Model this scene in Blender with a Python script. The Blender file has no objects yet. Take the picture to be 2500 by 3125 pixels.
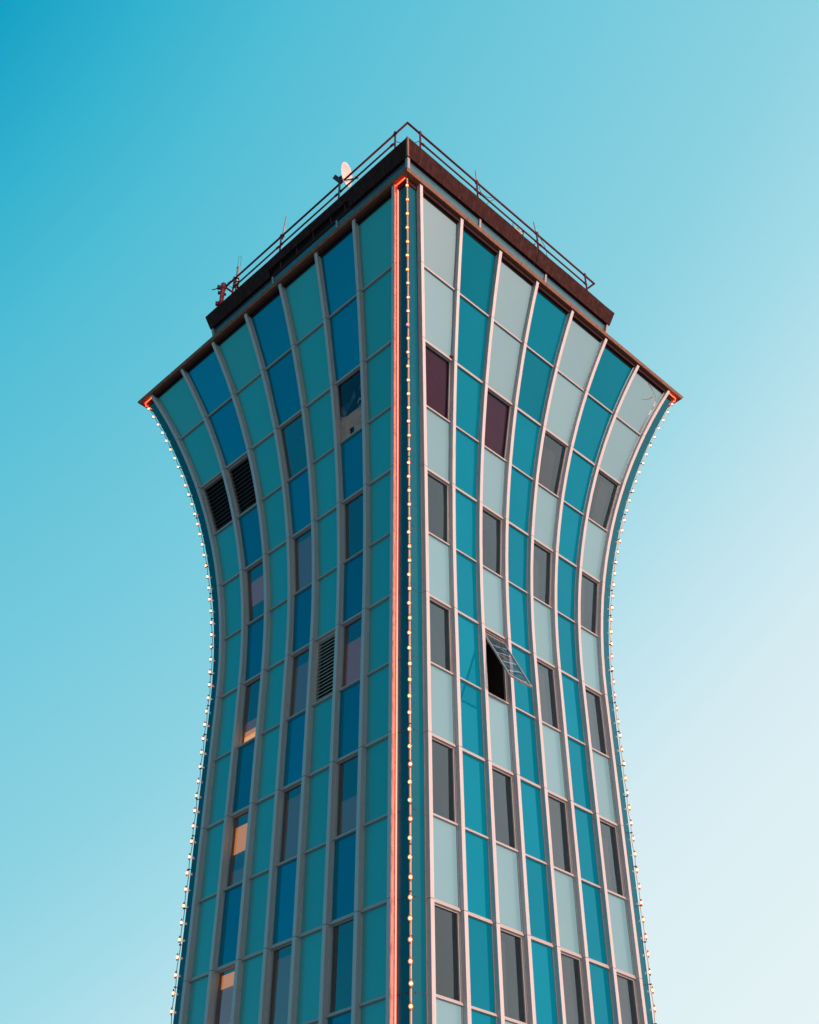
import bpy, bmesh, math, random
from mathutils import Vector, Matrix
random.seed(7)
sin, cos, sqrt, R_ = math.sin, math.cos, math.sqrt, math.radians
SC = bpy.context.scene
COL = SC.collection

# ------------------------------------------------------------------ camera
EYE = 1.6                                     # eye height above the ground at z = -EYE
yaw, pitch, roll = -0.007556, 0.688147, -0.003546
cam_d = bpy.data.cameras.new("camera"); cam = bpy.data.objects.new("camera", cam_d); COL.objects.link(cam)
F = Vector((sin(yaw)*cos(pitch), cos(yaw)*cos(pitch), sin(pitch)))
RT = Vector((cos(yaw), -sin(yaw), 0)); UP = RT.cross(F)
RT2 = RT*cos(roll)+UP*sin(roll); UP2 = -RT*sin(roll)+UP*cos(roll)
M = Matrix((RT2, UP2, -F)).transposed().to_4x4(); M.translation = Vector((0.18921, -29.41104, 0))
cam.matrix_world = M
cam_d.sensor_fit = 'VERTICAL'; cam_d.sensor_height = 24; cam_d.lens = 24*3719.46/3125
cam_d.clip_end = 5000
SC.camera = cam

# ------------------------------------------------------------------ world: dusk sky
def lin(c):
    return tuple((x/255/12.92 if x/255 <= .04045 else ((x/255+.055)/1.055)**2.4) for x in c)
W = bpy.data.worlds.new("World"); SC.world = W; W.use_nodes = True
nt = W.node_tree; nt.nodes.clear(); L = nt.links.new
def N(t, **k):
    n = nt.nodes.new(t)
    for a, b in k.items(): setattr(n, a, b)
    return n
def mth(op, a, b=None, c=None):
    n = N('ShaderNodeMath', operation=op)
    for i, v in enumerate((a, b, c)):
        if v is None: continue
        if isinstance(v, (int, float)): n.inputs[i].default_value = v
        else: L(v, n.inputs[i])
    return n.outputs[0]
SUN_AZ, SUN_EL = 126.0, 10.0                    # azimuth from the view axis (+Y) towards +X, degrees
out = N('ShaderNodeOutputWorld'); bg = N('ShaderNodeBackground'); L(bg.outputs[0], out.inputs[0])
tc = N('ShaderNodeTexCoord'); sx = N('ShaderNodeSeparateXYZ'); L(tc.outputs['Generated'], sx.inputs[0])
X, Y, Z = sx.outputs
Zc = mth('MAXIMUM', Z, -0.02)
s = mth('SUBTRACT', Zc, mth('MULTIPLY', X, 0.8))
ramp = N('ShaderNodeValToRGB'); L(mth('MULTIPLY_ADD', s, 0.42, 0.3), ramp.inputs[0])
stops = [(-0.40, (242, 241, 240)), (0.04, (228, 242, 244)), (0.22, (218, 238, 243)), (0.30, (211, 234, 241)), (0.39, (193, 228, 238)), (0.51, (162, 218, 231)), (0.62, (139, 209, 225)),
         (0.72, (124, 204, 222)), (0.85, (103, 196, 217)), (0.95, (80, 189, 213)), (1.02, (52, 178, 207)), (1.085, (12, 160, 196)), (1.25, (0, 126, 166)), (1.50, (0, 102, 143))]
el = ramp.color_ramp.elements
while len(el) < len(stops): el.new(0.5)
for e, (p_, c_) in zip(el, stops):
    e.position = p_*0.42+0.3; e.color = (*lin(c_), 1)
# warm after-glow low on the sunset side
sd = Vector((sin(R_(SUN_AZ))*cos(R_(SUN_EL)), cos(R_(SUN_AZ))*cos(R_(SUN_EL)), sin(R_(SUN_EL))))
dp = N('ShaderNodeVectorMath', operation='DOT_PRODUCT'); L(tc.outputs['Generated'], dp.inputs[0]); dp.inputs[1].default_value = sd
glow = mth('MULTIPLY', mth('POWER', mth('MAXIMUM', dp.outputs['Value'], 0), 7), 0.6)
mix = N('ShaderNodeMix', data_type='RGBA'); L(glow, mix.inputs['Factor']); L(ramp.outputs[0], mix.inputs['A']); mix.inputs['B'].default_value = (1.0, .62, .5, 1)
# the physical sky adds its own soft change of tone
sky = N('ShaderNodeTexSky', sky_type='NISHITA'); sky.sun_disc = False
sky.sun_elevation = R_(SUN_EL); sky.sun_rotation = R_(SUN_AZ); sky.air_density = 1.5
sk = N('ShaderNodeMix', data_type='RGBA', blend_type='ADD'); sk.inputs['Factor'].default_value = 0.02
sks = N('ShaderNodeVectorMath', operation='SCALE'); L(sky.outputs[0], sks.inputs[0]); sks.inputs['Scale'].default_value = 0.15
L(mix.outputs['Result'], sk.inputs['A']); L(sks.outputs[0], sk.inputs['B'])
# sky dimmed out of view behind the camera, added to darken rib sides
dk = N('ShaderNodeVectorMath', operation='DOT_PRODUCT'); L(tc.outputs['Generated'], dk.inputs[0]); dk.inputs[1].default_value = (.30, -.95, 0)
dm = N('ShaderNodeMapRange'); dm.interpolation_type = 'SMOOTHSTEP'; L(dk.outputs['Value'], dm.inputs[0])
for i_, v_ in ((1, -.05), (2, .65), (3, 1.0), (4, .45)): dm.inputs[i_].default_value = v_
L(sk.outputs['Result'], bg.inputs[0]); L(dm.outputs[0], bg.inputs[1])

# ------------------------------------------------------------------ sun (soft, just above the horizon on the right)
sl = bpy.data.lights.new("sun", 'SUN'); sl.energy = 4.4; sl.angle = R_(10); sl.color = (1.0, .64, .54)
so = bpy.data.objects.new("sun", sl); COL.objects.link(so)
so.rotation_euler = sd.to_track_quat('Z', 'Y').to_euler(); so.location = (60, -10, 40)

SC.render.engine = 'CYCLES'
SC.cycles.use_denoising = True
SC.cycles.max_bounces = 8; SC.cycles.transparent_max_bounces = 12
SC.cycles.sample_clamp_indirect = 6
SC.view_settings.view_transform = 'Standard'; SC.view_settings.look = 'None'
SC.view_settings.exposure = 0; SC.view_settings.gamma = 1

# ------------------------------------------------------------------ materials
def material(name, base, rough=.5, metal=0, noise=None, bump=None, spec=.5, coat=0, emit=None, estr=0, stain=None, coat_rough=.03, vary=0, tint=None, coat_ior=1.5):
    m = bpy.data.materials.new(name); m.use_nodes = True
    t = m.node_tree; b = t.nodes['Principled BSDF']
    b.inputs['Base Color'].default_value = (*base, 1); b.inputs['Roughness'].default_value = rough
    b.inputs['Metallic'].default_value = metal; b.inputs['Specular IOR Level'].default_value = spec
    b.inputs['Coat Weight'].default_value = coat; b.inputs['Coat Roughness'].default_value = coat_rough
    b.inputs['Coat IOR'].default_value = coat_ior
    if tint: b.inputs['Specular Tint'].default_value = (*tint, 1)
    if emit: b.inputs['Emission Color'].default_value = (*emit, 1); b.inputs['Emission Strength'].default_value = estr
    geo = t.nodes.new('ShaderNodeNewGeometry')
    last = None
    if noise:      # (scale, amount, colour2)
        n = t.nodes.new('ShaderNodeTexNoise'); n.inputs['Scale'].default_value = noise[0]; n.inputs['Detail'].default_value = 6
        n.inputs['Roughness'].default_value = .65
        t.links.new(geo.outputs['Position'], n.inputs['Vector'])
        r = t.nodes.new('ShaderNodeMapRange'); r.inputs[1].default_value = .35; r.inputs[2].default_value = .65
        r.inputs[3].default_value = 0; r.inputs[4].default_value = noise[1]; t.links.new(n.outputs[0], r.inputs[0])
        mx = t.nodes.new('ShaderNodeMix'); mx.data_type = 'RGBA'; t.links.new(r.outputs[0], mx.inputs['Factor'])
        mx.inputs['A'].default_value = (*base, 1); mx.inputs['B'].default_value = (*noise[2], 1)
        last = mx.outputs['Result']
    if stain:      # streaky run-off: (colour, amount)
        mp = t.nodes.new('ShaderNodeMapping'); mp.inputs['Scale'].default_value = (9, 9, .55); t.links.new(geo.outputs['Position'], mp.inputs[0])
        n = t.nodes.new('ShaderNodeTexNoise'); n.inputs['Scale'].default_value = 1.3; n.inputs['Detail'].default_value = 5
        t.links.new(mp.outputs[0], n.inputs['Vector'])
        r = t.nodes.new('ShaderNodeMapRange'); r.inputs[1].default_value = .5; r.inputs[2].default_value = .75
        r.inputs[3].default_value = 0; r.inputs[4].default_value = stain[1]; t.links.new(n.outputs[0], r.inputs[0])
        mx = t.nodes.new('ShaderNodeMix'); mx.data_type = 'RGBA'; t.links.new(r.outputs[0], mx.inputs['Factor'])
        if last: t.links.new(last, mx.inputs['A'])
        else: mx.inputs['A'].default_value = (*base, 1)
        mx.inputs['B'].default_value = (*stain[0], 1); last = mx.outputs['Result']
    if vary:
        oi = t.nodes.new('ShaderNodeObjectInfo'); vr = t.nodes.new('ShaderNodeMapRange'); vr.inputs[3].default_value = 1-vary; vr.inputs[4].default_value = 1+vary
        t.links.new(oi.outputs['Random'], vr.inputs[0]); vs = t.nodes.new('ShaderNodeVectorMath'); vs.operation = 'SCALE'
        t.links.new(last, vs.inputs[0]); t.links.new(vr.outputs[0], vs.inputs['Scale']); last = vs.outputs[0]
    if last: t.links.new(last, b.inputs['Base Color'])
    if bump:
        n = t.nodes.new('ShaderNodeTexNoise'); n.inputs['Scale'].default_value = bump[0]; n.inputs['Detail'].default_value = 3
        t.links.new(geo.outputs['Position'], n.inputs['Vector'])
        bp = t.nodes.new('ShaderNodeBump'); bp.inputs['Strength'].default_value = bump[1]; bp.inputs['Distance'].default_value = bump[2]
        t.links.new(n.outputs[0], bp.inputs['Height']); t.links.new(bp.outputs[0], b.inputs['Normal'])
    return m

def glass(name, tint, refl, rough=.01, wave=.12):
    m = bpy.data.materials.new(name); m.use_nodes = True; t = m.node_tree; t.nodes.clear()
    o = t.nodes.new('ShaderNodeOutputMaterial'); g = t.nodes.new('ShaderNodeBsdfGlossy'); tr = t.nodes.new('ShaderNodeBsdfTransparent')
    mx = t.nodes.new('ShaderNodeMixShader'); lw = t.nodes.new('ShaderNodeLayerWeight'); lw.inputs[0].default_value = .5; pw = t.nodes.new('ShaderNodeMath'); pw.operation = 'POWER'; pw.inputs[1].default_value = 3; t.links.new(lw.outputs['Facing'], pw.inputs[0])
    r = t.nodes.new('ShaderNodeMapRange'); r.inputs[3].default_value = refl; r.inputs[4].default_value = 1
    t.links.new(pw.outputs[0], r.inputs[0]); t.links.new(r.outputs[0], mx.inputs[0])
    tr.inputs[0].default_value = (*tint, 1); g.inputs[0].default_value = (.66, .86, .94, 1); g.inputs['Roughness'].default_value = rough
    geo = t.nodes.new('ShaderNodeNewGeometry'); n = t.nodes.new('ShaderNodeTexNoise'); n.inputs['Scale'].default_value = .9
    t.links.new(geo.outputs['Position'], n.inputs['Vector']); bp = t.nodes.new('ShaderNodeBump'); bp.inputs['Strength'].default_value = wave; bp.inputs['Distance'].default_value = .05
    t.links.new(n.outputs[0], bp.inputs['Height']); t.links.new(bp.outputs[0], g.inputs['Normal'])
    t.links.new(tr.outputs[0], mx.inputs[1]); t.links.new(g.outputs[0], mx.inputs[2]); t.links.new(mx.outputs[0], o.inputs[0])
    return m

MT = dict(
    alu=material('weathered_aluminium', (.62, .59, .60), .5, .1, noise=(26, .5, (.50, .49, .51)), stain=((.42, .34, .33), .35)),
    rail=material('transom_aluminium', (.52, .49, .49), .45, .1, noise=(40, .5, (.36, .29, .27))),
    seam=material('dark_sealant', (.05, .04, .05), .8),
    teal=material('teal_enamel_panel', (.02, .42, .44), .4, noise=(1.2, .35, (.025, .46, .47)), bump=(60, .04, .01), spec=.5, coat=1, coat_rough=.15, coat_ior=1.7, vary=.07),
    blue=material('blue_glass_panel', (.0, .25, .372), .04, .42, noise=(.7, .4, (.0, .285, .405)), spec=.5, tint=(.35, .85, 1), vary=.12, coat=0),
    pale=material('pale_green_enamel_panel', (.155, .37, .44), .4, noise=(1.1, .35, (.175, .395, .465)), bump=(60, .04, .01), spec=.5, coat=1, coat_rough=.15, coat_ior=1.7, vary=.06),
    corner=material('corner_cladding', (.0, .12, .18), .14, noise=(.9, .4, (.0, .15, .21)), spec=.35),
    fascia=material('rusty_roof_fascia', (.027, .0075, .009), .85, spec=.15, noise=(5, .9, (.055, .018, .015)), bump=(14, .5, .02), stain=((.11, .045, .03), .5)),
    eave=material('weathered_eave_metal', (.20, .095, .06), .65, noise=(9, .9, (.36, .16, .085)), bump=(30, .3, .01)),
    soffit=material('brown_soffit', (.22, .07, .05), .75, noise=(6, .8, (.30, .10, .06)), spec=.2),
    trim=material('dark_brown_trim', (.030, .011, .012), .8, noise=(6, .7, (.05, .018, .018)), spec=.2),
    curtain=material('pale_curtain', (.10, .15, .17), .9, noise=(4, .5, (.07, .11, .13))),
    void=material('dark_cavity', (.012, .008, .010), .9),
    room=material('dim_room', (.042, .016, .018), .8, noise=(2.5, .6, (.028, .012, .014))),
    glass=glass('window_glass', (.74, .62, .60), .15),
    clear=glass('open_sash_glass', (.88, .90, .92), .02, wave=.02),
    purple=material('purple_curtain', (.11, .045, .085), .8, noise=(3, .7, (.07, .035, .06))),
    filmglass=glass('tinted_window_glass', (.75, .60, .70), .0),
    ply=material('plywood_board', (.66, .40, .36), .75, noise=(9, .8, (.48, .22, .15))),
    film=material('torn_film', (.06, .17, .20), .5, noise=(6, .8, (.30, .33, .33))),
    blind_orange=material('lit_orange_blind', (.5, .2, .03), .8, emit=(1, .45, .015), estr=1.25),
    blind_bright=material('bright_lit_blind', (.6, .3, .05), .8, emit=(1.0, .60, .10), estr=2.1),
    blind_brown=material('dim_lit_blind', (.2, .08, .04), .8, emit=(.30, .085, .03), estr=.55),
    blind_grey=material('faint_lit_blind', (.22, .12, .11), .8, emit=(.13, .08, .045), estr=.4),  # faint emission put into the blind, standing in for room light
    redrail=material('red_painted_steel', (.17, .014, .030), .55, noise=(18, .7, (.08, .010, .020)), spec=.3),
    red=material('red_enamel', (.42, .03, .03), .4, noise=(14, .7, (.26, .02, .025))),
    grey=material('galvanised_steel', (.42, .40, .40), .5, .3, noise=(20, .6, (.28, .27, .28))),
    dark=material('dark_steel', (.05, .05, .06), .5, .4, noise=(20, .6, (.09, .07, .06))),
    white=material('white_dish_paint', (.74, .70, .68), .5, noise=(7, .4, (.66, .60, .58))),
    cabglass=material('cab_glazing', (.05, .15, .20), .12, noise=(6, .6, (.09, .20, .25)), spec=.8),
    slat=material('louver_slat', (.16, .15, .17), .5, .3, noise=(20, .6, (.10, .09, .11))),
    slat_light=material('pale_louver_slat', (.75, .64, .60), .5, .2, noise=(20, .6, (.38, .30, .28))),
    cable=material('light_string_cable', (.88, .50, .34), .6, noise=(30, .5, (.75, .40, .26))),
    socket=material('bulb_socket', (.55, .26, .12), .5, noise=(40, .4, (.4, .2, .1))),
    bulb=material('glowing_bulb', (1, .6, .3), .3, emit=(1, .32, .17), estr=42),
    bulb_pink=material('magenta_bulb', (1, .3, .8), .3, emit=(1, .08, .5), estr=20),
    coral=material('coral_glow', (.96, .46, .38), .5, noise=(7, .5, (.93, .41, .33))),  # red glow on the corner rib, put into the base colour
    rope=material('rope_light', (1, .4, .3), .4, emit=(1, .27, .18), estr=2.4),
    ropered=material('red_rope_light', (1, .2, .1), .4, emit=(1, .05, .012), estr=7),
    sealant=material('torn_sealant', (.30, .09, .05), .8, noise=(30, .6, (.28, .10, .05))),
    whitefilm=material('peeling_white_film', (.85, .80, .78), .6, noise=(20, .3, (.7, .62, .6))),
    concrete=material('concrete_paving', (.27, .255, .24), .9, noise=(.6, .8, (.20, .19, .18)), bump=(8, .3, .01)),
    rust=material('rust_brown', (.12, .04, .03), .8, noise=(20, .6, (.07, .03, .03))),
)

# ------------------------------------------------------------------ mesh helpers
class MB:
    def __init__(s): s.v = []; s.f = []; s.smooth = False
    def poly(s, pts, faces):
        o = len(s.v); s.v += [tuple(p) for p in pts]; s.f += [tuple(o+i for i in f) for f in faces]; return s
    def hexa(s, p):       # 8 points: bottom ring 0-3, top ring 4-7
        return s.poly(p, [(0, 1, 2, 3), (4, 7, 6, 5), (0, 4, 5, 1), (1, 5, 6, 2), (2, 6, 7, 3), (3, 7, 4, 0)])
    def box(s, c, sx, sy, sz, rot=None):
        pts = [Vector((a*sx/2, b*sy/2, d*sz/2)) for d in (-1, 1) for a, b in ((-1, -1), (1, -1), (1, 1), (-1, 1))]
        if rot is not None: pts = [rot @ q for q in pts]
        return s.hexa([Vector(c)+q for q in pts])
    def tube(s, path, r, n=8, caps=True, radii=None):
        path = [Vector(q) for q in path]; o = len(s.v); pr = None
        for i, q in enumerate(path):
            d = (path[min(i+1, len(path)-1)]-path[max(i-1, 0)]).normalized()
            if pr is None: a = d.orthogonal().normalized()
            else: a = (pr-d*pr.dot(d)).normalized()
            pr = a; b = d.cross(a); rr = radii[i] if radii else r
            for k in range(n):
                t = 2*math.pi*k/n; s.v.append(tuple(q+a*cos(t)*rr+b*sin(t)*rr))
        for i in range(len(path)-1):
            for k in range(n):
                s.f.append((o+i*n+k, o+i*n+(k+1) % n, o+(i+1)*n+(k+1) % n, o+(i+1)*n+k))
        if caps:
            s.f.append(tuple(o+k for k in reversed(range(n)))); s.f.append(tuple(o+(len(path)-1)*n+k for k in range(n)))
        return s
    def ball(s, c, r, n=8, m=6, sz=1.0):
        c = Vector(c); o = len(s.v); s.v.append(tuple(c+Vector((0, 0, r*sz))))
        for i in range(1, m):
            t = math.pi*i/m
            for k in range(n):
                u = 2*math.pi*k/n; s.v.append((c.x+r*sin(t)*cos(u), c.y+r*sin(t)*sin(u), c.z+r*sz*cos(t)))
        s.v.append(tuple(c-Vector((0, 0, r*sz)))); e = len(s.v)-1
        for k in range(n): s.f.append((o, o+1+k, o+1+(k+1) % n)); s.f.append((e, o+1+(m-2)*n+(k+1) % n, o+1+(m-2)*n+k))
        for i in range(m-2):
            for k in range(n): s.f.append((o+1+i*n+k, o+1+(i+1)*n+k, o+1+(i+1)*n+(k+1) % n, o+1+i*n+(k+1) % n))
        return s
    def build(s, name, mat, parent=None, smooth=False, label=None, loc=None, bevel=0):
        me = bpy.data.meshes.new(name); me.from_pydata(s.v, [], s.f)
        bm = bmesh.new(); bm.from_mesh(me); bmesh.ops.recalc_face_normals(bm, faces=bm.faces); bm.to_mesh(me); bm.free()
        if smooth:
            for p in me.polygons: p.use_smooth = True
        me.materials.append(MT[mat] if isinstance(mat, str) else mat)
        ob = bpy.data.objects.new(name, me); COL.objects.link(ob)
        if parent is not None:
            ob.parent = parent; ob.matrix_parent_inverse = Matrix.Translation(-parent_origin(parent))
        if loc: ob.location = loc
        if label: ob['label'] = label
        if bevel:
            b = ob.modifiers.new('bevel', 'BEVEL'); b.width = bevel; b.segments = 2; b.limit_method = 'ANGLE'
        return ob
def parent_origin(o):
    return Vector(o.location) if o.type == 'EMPTY' else Vector((0, 0, 0))   # built meshes keep world coordinates
def empty(name, loc, label, cat, group=None):
    o = bpy.data.objects.new(name, None); COL.objects.link(o); o.location = loc; tag(o, label, cat, group); return o
def tag(o, label, cat, group=None):
    o['label'] = label; o['category'] = cat
    if group: o['group'] = group

# ------------------------------------------------------------------ tower geometry: straight shaft, circular flare
A0, RAD, Z0 = 3.944, 30.4, 17.36
def aof(z): return A0+(RAD-sqrt(RAD*RAD-(z-Z0)**2) if z > Z0 else 0)
def tilt(z): return math.asin((z-Z0)/RAD) if z > Z0 else 0.0
ZR = {0: 29.00, 1: 27.003, 2: 24.894, 3: 23.001, 4: 21.095, 5: 19.191, 6: 17.283, 7: 15.371, 8: 13.456, 9: 11.547, 10: 9.642, 11: 7.749,
      12: 5.84, 13: 3.93, 14: 2.02, 15: 0.11}
ZB = -EYE
ZR[16] = ZB+.5
def strip(a): return 0.4863-0.0218*(a-4)
HB = .075                                       # half width of the mullion foot
def uf(j, z):                                   # centre line of mullion j (1..8) measured from the corner edge
    a = aof(z); st = strip(a); return st+2*(a-st)*(j-1)/7
def P(side, u, d, z):                           # side=(sx,sy): facade with outward normal (sx,sy)/sqrt2; (1,-1) right front, (-1,-1) left front
    a = aof(z); th = tilt(z); dz = z-d*sin(th); A = a+d*cos(th)
    sx_, sy_ = side
    # start corner of the facade is the one on the y axis
    x = sx_*(u+A-a)/sqrt(2); y = sy_*(a*sqrt(2)-(u-(A-a))/sqrt(2))
    return Vector((x, y, dz))
RIGHT, LEFT, BR, BL = (1, -1), (-1, -1), (1, 1), (-1, 1)
def slab(mb, side, u0, u1, d0, d1, z0, z1, u0t=None, u1t=None):
    u0t = u0 if u0t is None else u0t; u1t = u1 if u1t is None else u1t
    return mb.hexa([P(side, u0, d0, z0), P(side, u1, d0, z0), P(side, u1, d1, z0), P(side, u0, d1, z0),
                    P(side, u0t, d0, z1), P(side, u1t, d0, z1), P(side, u1t, d1, z1), P(side, u0t, d1, z1)])

tower = empty('control_tower', (0, 0, ZB), 'tall control tower flaring outward at the top, blue and teal panels between grey metal ribs', 'tower')

# ribs (mullions): foot flange, web, capped front; joint lines at every second row
def rib_profile(c):
    return [(c-HB, -.02), (c-HB, .030), (c-.055, .030), (c-.055, .143), (c+.055, .143), (c+.055, .030), (c+HB, .030), (c+HB, -.02)]
def rib_levels():
    zs = []
    rows = [ZB, ZR[15], ZR[14], ZR[12], ZR[11], ZR[10], ZR[9], ZR[8], ZR[7], ZR[6]]
    zs += rows
    n = 18
    for i in range(1, n+1): zs.append(ZR[6]+(ZR[0]+.07-ZR[6])*i/n)
    return zs
def rib(side, j, name='mullion', parent=tower, **k):
    mb = MB(); zs = rib_levels(); n = 8
    for z in zs:
        for (u, d) in rib_profile(uf(j, z)): mb.v.append(tuple(P(side, u, d, z)))
    for i in range(len(zs)-1):
        for q in range(n): mb.f.append((i*n+q, i*n+(q+1) % n, (i+1)*n+(q+1) % n, (i+1)*n+q))
    mb.f.append(tuple(reversed(range(n)))); mb.f.append(tuple((len(zs)-1)*n+q for q in range(n)))
    return mb
for side in (RIGHT, LEFT):
    for j in range(1, 9):
        ob = rib(side, j).build('mullion', 'alu', tower)
        if side == LEFT and j == 1:              # added coral plates paint the corner's red glow on the inner face
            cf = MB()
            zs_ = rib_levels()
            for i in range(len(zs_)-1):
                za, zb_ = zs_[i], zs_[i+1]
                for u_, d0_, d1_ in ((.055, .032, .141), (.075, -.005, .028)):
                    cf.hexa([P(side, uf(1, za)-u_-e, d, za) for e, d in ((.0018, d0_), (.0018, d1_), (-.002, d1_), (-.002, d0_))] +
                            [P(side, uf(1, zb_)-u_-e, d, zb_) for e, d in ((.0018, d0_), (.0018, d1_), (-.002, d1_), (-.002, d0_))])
            cf.build('glow_facing', 'coral', ob, label='red glow painted in coral on the rib left of the front corner')
        sm = MB()
        for r in (1, 2, 4, 6, 8, 10):
            z = ZR[r]+.012; c = uf(j, z)
            slab(sm, side, c-.0565, c+.0565, .02, .1448, z-.005, z+.005)
            if r != 10: slab(sm, side, c-HB-.0015, c+HB+.0015, -.01, .0315, z-.005, z+.005)
        sm.build('joint_line', 'seam', ob)
        rv = MB()                                # screw heads up the side of each rib
        for z_ in [ZR[11]+k*.62 for k in range(33)]:
            if z_ > ZR[0]-.3: break
            c = uf(j, z_); rv.ball(P(side, c-.066, .034, z_), .008, 5, 4)
        rv.build('rivet_line', 'dark', ob)

# horizontal rails (transoms), one per row and facade; windows get the deeper rail
def transom(side, r):
    mb = MB(); z = ZR[r]
    for b in range(1, 8):
        h = .085 if r % 2 == 0 else .062
        z0, z1 = z, z+h
        u0, u1 = uf(b, z)+HB-.01, uf(b+1, z)-HB+.01
        zm = z0+h*.36; zn = z0+h*.68
        slab(mb, side, u0, u1, -.03, .056, z0, zm)
        slab(mb, side, u0, u1, -.03, .044, zm+.004, zn)
        slab(mb, side, u0, u1, -.03, .034, zn+.004, z1)
        slab(mb, side, u0, u1, -.03, .026, z0-.006, z1+.004)
    return mb
for side in (RIGHT, LEFT):
    for r in range(1, 16):
        transom(side, r).build('transom', 'rail', tower)

# cells
WIN_R = {(b, c) for b in (1, 3, 5, 7) for c in (3, 5, 7, 9, 11, 13, 15)}
WIN_L = {(b, c) for b in (2, 4) for c in (3, 5, 7, 9, 11, 13, 15)} | {(6, c) for c in (5, 7, 9, 11, 13, 15)}
LOUV = {(6, 3), (7, 3), (3, 7)}
def cell_geo(side, b, c):
    zt, zb = ZR[c-1], ZR[c]
    zt_ = zt-(.0 if c > 1 else 0); zb_ = zb+(.085 if c % 2 == 0 else .062)
    return zb_, zt_
def quad(side, b, zb, zt, d0, d1, mb, in0=0, in1=0, fz0=None, fz1=None):
    slab(mb, side, uf(b, zb)+HB-.004+in0, uf(b+1, zb)-HB+.004-in1, d0, d1, zb, zt, uf(b, zt)+HB-.004+in0, uf(b+1, zt)-HB+.004-in1)
    return mb
def wonk(mb, side, amt):                         # set the sheet a few millimetres out of true, like real glazing
    n = Vector((side[0], side[1], 0)).normalized()
    for ks in ((0, 3), (1, 2), (4, 7), (5, 6)):
        o_ = n*random.uniform(-amt, 0)
        for k in ks: mb.v[k] = tuple(Vector(mb.v[k])+o_)
    return mb
def panel(side, b, c, name, mat, label=None):
    zb, zt = cell_geo(side, b, c)
    mb = quad(side, b, zb-.03, zt+.03, -.045, 0.0, MB())
    if mat == 'blue': wonk(mb, side, .006)
    mb.build(name, mat, tower, label=label)
def ring(side, b, zb, zt, w, d0, d1, mb):
    # four bars around the opening
    q = lambda i0, z: (uf(b, z)+HB-.004+i0)
    e = lambda i0, z: (uf(b+1, z)-HB+.004-i0)
    slab(mb, side, q(0, zb), q(w, zb), d0, d1, zb, zt, q(0, zt), q(w, zt))
    slab(mb, side, e(w, zb), e(0, zb), d0, d1, zb, zt, e(w, zt), e(0, zt))
    slab(mb, side, q(w, zb), e(w, zb), d0, d1-.002, zb, zb+w)
    slab(mb, side, q(w, zt), e(w, zt), d0, d1-.002, zt-w, zt)
    return mb
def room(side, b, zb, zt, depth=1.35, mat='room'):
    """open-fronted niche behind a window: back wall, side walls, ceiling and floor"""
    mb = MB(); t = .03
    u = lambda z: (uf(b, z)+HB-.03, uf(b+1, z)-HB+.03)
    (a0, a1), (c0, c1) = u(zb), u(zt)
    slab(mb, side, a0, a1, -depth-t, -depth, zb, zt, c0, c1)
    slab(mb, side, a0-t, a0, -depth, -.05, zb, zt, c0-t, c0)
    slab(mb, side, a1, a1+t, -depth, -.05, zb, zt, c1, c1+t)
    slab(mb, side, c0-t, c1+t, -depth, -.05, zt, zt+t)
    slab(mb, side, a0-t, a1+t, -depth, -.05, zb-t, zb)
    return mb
def blind(side, b, c, f0, f1, mat, parent, d=-.16, name='blind', label=None):
    """hanging blind between height fractions f0..f1 of the window (0 = bottom)"""
    zb, zt = cell_geo(side, b, c); z0 = zb+(zt-zb)*f0; z1 = zb+(zt-zb)*f1
    mb = MB(); slab(mb, side, uf(b, z0)+.06, uf(b+1, z0)-.06, d-.012, d, z0, z1, uf(b, z1)+.06, uf(b+1, z1)-.06)
    return mb.build(name, mat, parent, label=label)
def window(side, b, c, glassmat='glass', label=None, pane=True):
    zb, zt = cell_geo(side, b, c)
    w = ring(side, b, zb, zt, .026, -.06, -.004, MB()).build('window', 'rail', tower, label=label)
    if pane: wonk(quad(side, b, zb+.02, zt-.02, -.036, -.030, MB(), .02, .02), side, .010).build('pane', glassmat, w)
    room(side, b, zb-.03, zt+.03).build('reveal', 'room', w)
    return w

def louver(side, b, c, n, slatmat, label=None):
    zb, zt = cell_geo(side, b, c)
    lv = ring(side, b, zb, zt, .05, -.12, -.006, MB()).build('louver', slatmat if slatmat == 'slat_light' else 'rail', tower, label=label)
    mb = MB()
    for k in range(n):
        z = zb+.05+(zt-zb-.1)*(k+.5)/n
        u0, u1 = uf(b, z)+HB+.04, uf(b+1, z)-HB-.04
        # sloping blade: outer lip low, inner edge high
        pts = [P(side, u, d, zz) for (d, zz) in ((-.012, z-.03), (-.11, z+.045)) for u in (u0, u1)]
        up = Vector((0, 0, .006)); lip = Vector((0, 0, .016))
        p = [pts[0], pts[1], pts[3], pts[2], pts[0]+lip, pts[1]+lip, pts[3]+up, pts[2]+up]
        mb.hexa(p)
    mb.build('slat', slatmat, lv)
    quad(side, b, zb, zt, -.20, -.17, MB()).build('back_plate', 'void', lv)
    return lv

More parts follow.
